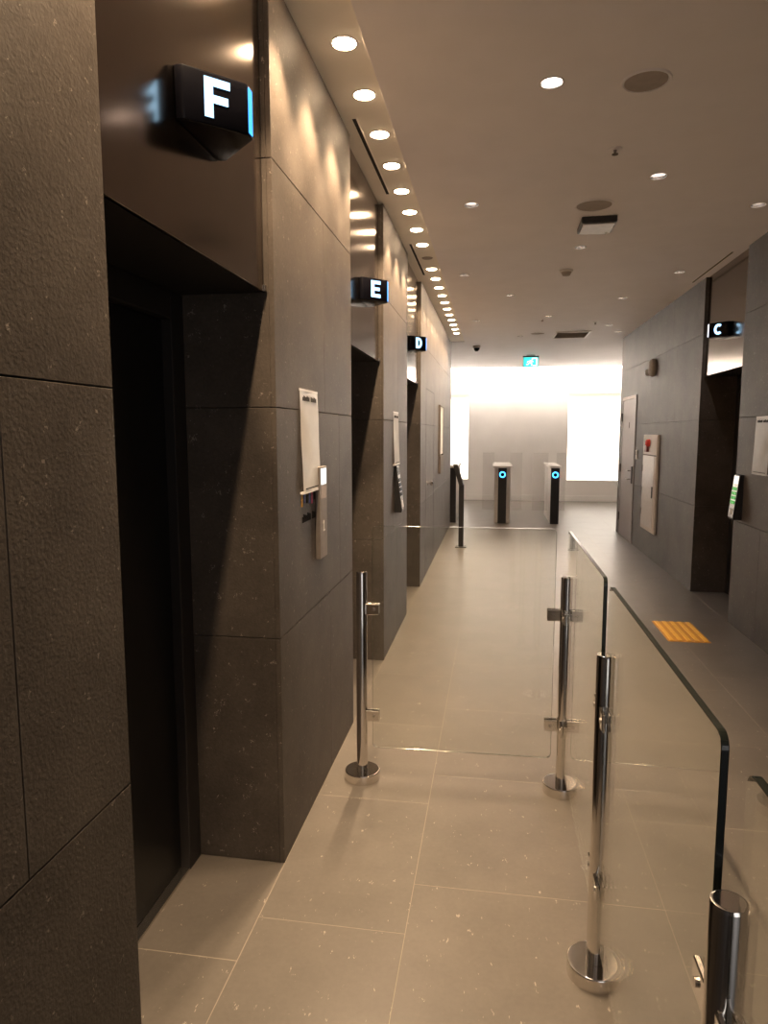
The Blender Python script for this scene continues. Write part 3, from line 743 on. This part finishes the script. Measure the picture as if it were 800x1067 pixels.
# tall directory board near the end of the left wall
t = thing('directory_board', 'tall pale framed board above a dark box near the end of the left wall', 'board', (LX, 9.2, 1.02))
box('board', LX+.0004, LX+.022, 8.95, 9.42, 1.27, 1.89, 'paper', t, .002)
for a in ((8.93, 8.949, 1.25, 1.91), (9.421, 9.44, 1.25, 1.91)): box('frame_bar', LX+.0004, LX+.026, a[0], a[1], a[2], a[3], 'dark_grille', t, .001)
box('frame_bar', LX+.0004, LX+.026, 8.949, 9.421, 1.8905, 1.91, 'dark_grille', t, .001)
box('lower_box', LX+.0004, LX+.03, 8.95, 9.42, 1.02, 1.249, 'dark_grille', t, .002)

# ================================================================ THINGS ON THE RIGHT WALL
t = thing('door_6', 'grey steel door with lever handle in the right wall near its end', 'door', (RX, 10.45, 0), kind='structure')
d0_, d1_ = DOOR_R
box('door_frame', RX-.012, RX+.018, d0_+.002, d0_+.05, .001, 2.072, 'door_paint', t, .002)
box('door_frame', RX-.012, RX+.018, d1_-.05, d1_-.002, .001, 2.072, 'door_paint', t, .002)
box('door_frame', RX-.012, RX+.018, d0_+.0502, d1_-.0502, 2.03, 2.072, 'cabinet_paint', t, .002)
box('door_leaf', RX-.006, RX+.016, d0_+.053, d1_-.053, .008, 2.026, 'door_paint', t, .001)
for z in (.28, 1.02, 1.78): cyl('hinge', (RX-.018, d1_-.052, z-.06), (RX-.018, d1_-.052, z+.06), .010, 'dark_grille', t, n=12)
lp = box('lock_plate', RX-.020, RX-.0065, d0_+.09, d0_+.15, .84, 1.08, 'black_plastic', t, .003)
for z in (1.02, .90):
    cyl('lever', (RX-.0205, d0_+.12, z), (RX-.06, d0_+.12, z), .010, 'chrome', lp, n=12)
    box('lever_bar', RX-.072, RX-.0605, d0_+.108, d0_+.235, z-.010, z+.010, 'chrome', lp, .004)
box('viewer_plate', RX-.009, RX-.0065, 10.36, 10.41, 1.62, 1.70, 'dark_grille', t, .001)
t = thing('card_reader', 'small white card reader beside the grey steel door', 'reader', (RX, 9.77, 1.19))
box('housing', RX-.018, RX-.0004, 9.735, 9.805, 1.19, 1.315, 'white_plastic', t, .004)
box('reader_window', RX-.0195, RX-.0181, 9.75, 9.79, 1.25, 1.30, 'grey_grille', t)
# fire hydrant cabinet
c0, c1, cz0, cz1 = 8.50, 9.27, .335, 1.525
t = thing('hydrant_cabinet', 'beige fire hydrant cabinet with a red lamp on the right wall', 'cabinet', (RX, 8.88, cz0))
box('frame', RX-.028, RX-.0004, c0, c1, cz0, cz1, 'cabinet_paint', t, .004)
box('upper_panel', RX-.032, RX-.0285, c0+.025, c1-.025, 1.285, cz1-.025, 'cabinet_paint', t, .001)
dr = box('cabinet_door', RX-.034, RX-.0285, c0+.11, c1-.04, cz0+.05, 1.265, 'pale_steel', t, .001)
box('side_strip', RX-.033, RX-.0285, c0+.03, c0+.10, cz0+.05, 1.265, 'cabinet_paint', t, .001)
box('latch', RX-.042, RX-.0345, c0+.13, c0+.17, .76, .90, 'black_plastic', dr, .002)
for z in (.55, .82, 1.1): cyl('hinge', (RX-.036, c1-.036, z-.04), (RX-.036, c1-.036, z+.04), .006, 'dark_grille', dr, n=8)
box('divider', RX-.0330, RX-.0285, c0+.03, c1-.03, 1.268, 1.282, 'dark_grille', t)
lathe('lamp', [(0, -.085), (.025, -.081), (.042, -.066), (.046, -.045), (.046, -.0325), (0, -.0325)], (RX, 8.90, 1.425), 'red_lamp', t, axis='X')
box('call_box', RX-.06, RX-.0325, 8.93, 9.05, 1.315, 1.39, 'red_dark', t, .004)
box('speaker_slits', RX-.034, RX-.0325, 9.13, 9.17, 1.33, 1.45, 'ink', t)
# round sounder
t = thing('alarm_bell', 'dark round alarm bell with a small lamp high on the right wall', 'bell', (RX, 8.95, 2.33))
lathe('bell', [(0, -.0004), (.10, -.0004), (.11, -.02), (.105, -.045), (.08, -.06), (.03, -.066), (0, -.066)], (RX, 8.95, 2.34), 'grey_grille', t, axis='X')
lathe('lamp', [(0, -.0004), (.04, -.0004), (.04, -.05), (.025, -.07), (0, -.075)], (RX, 9.14, 2.30), 'white_plastic', t, axis='X')

# ================================================================ TACTILE PAVING
t = thing('tactile_paving', 'yellow ribbed tactile paving strip on the floor by the right wall', 'tactile paving', (1.455, 5.52, 0))
box('base_plate', 1.305, 1.608, 5.24, 5.80, .0003, .0035, 'orange_rubber', t, .001)
for k in range(5):
    xx = 1.334+k*.061
    bm = bmesh.new(); add_box(bm, xx-.016, xx+.016, 5.255, 5.785, .0036, .0105, .0028)
    finish('rib', bm, 'yellow_rubber', t)
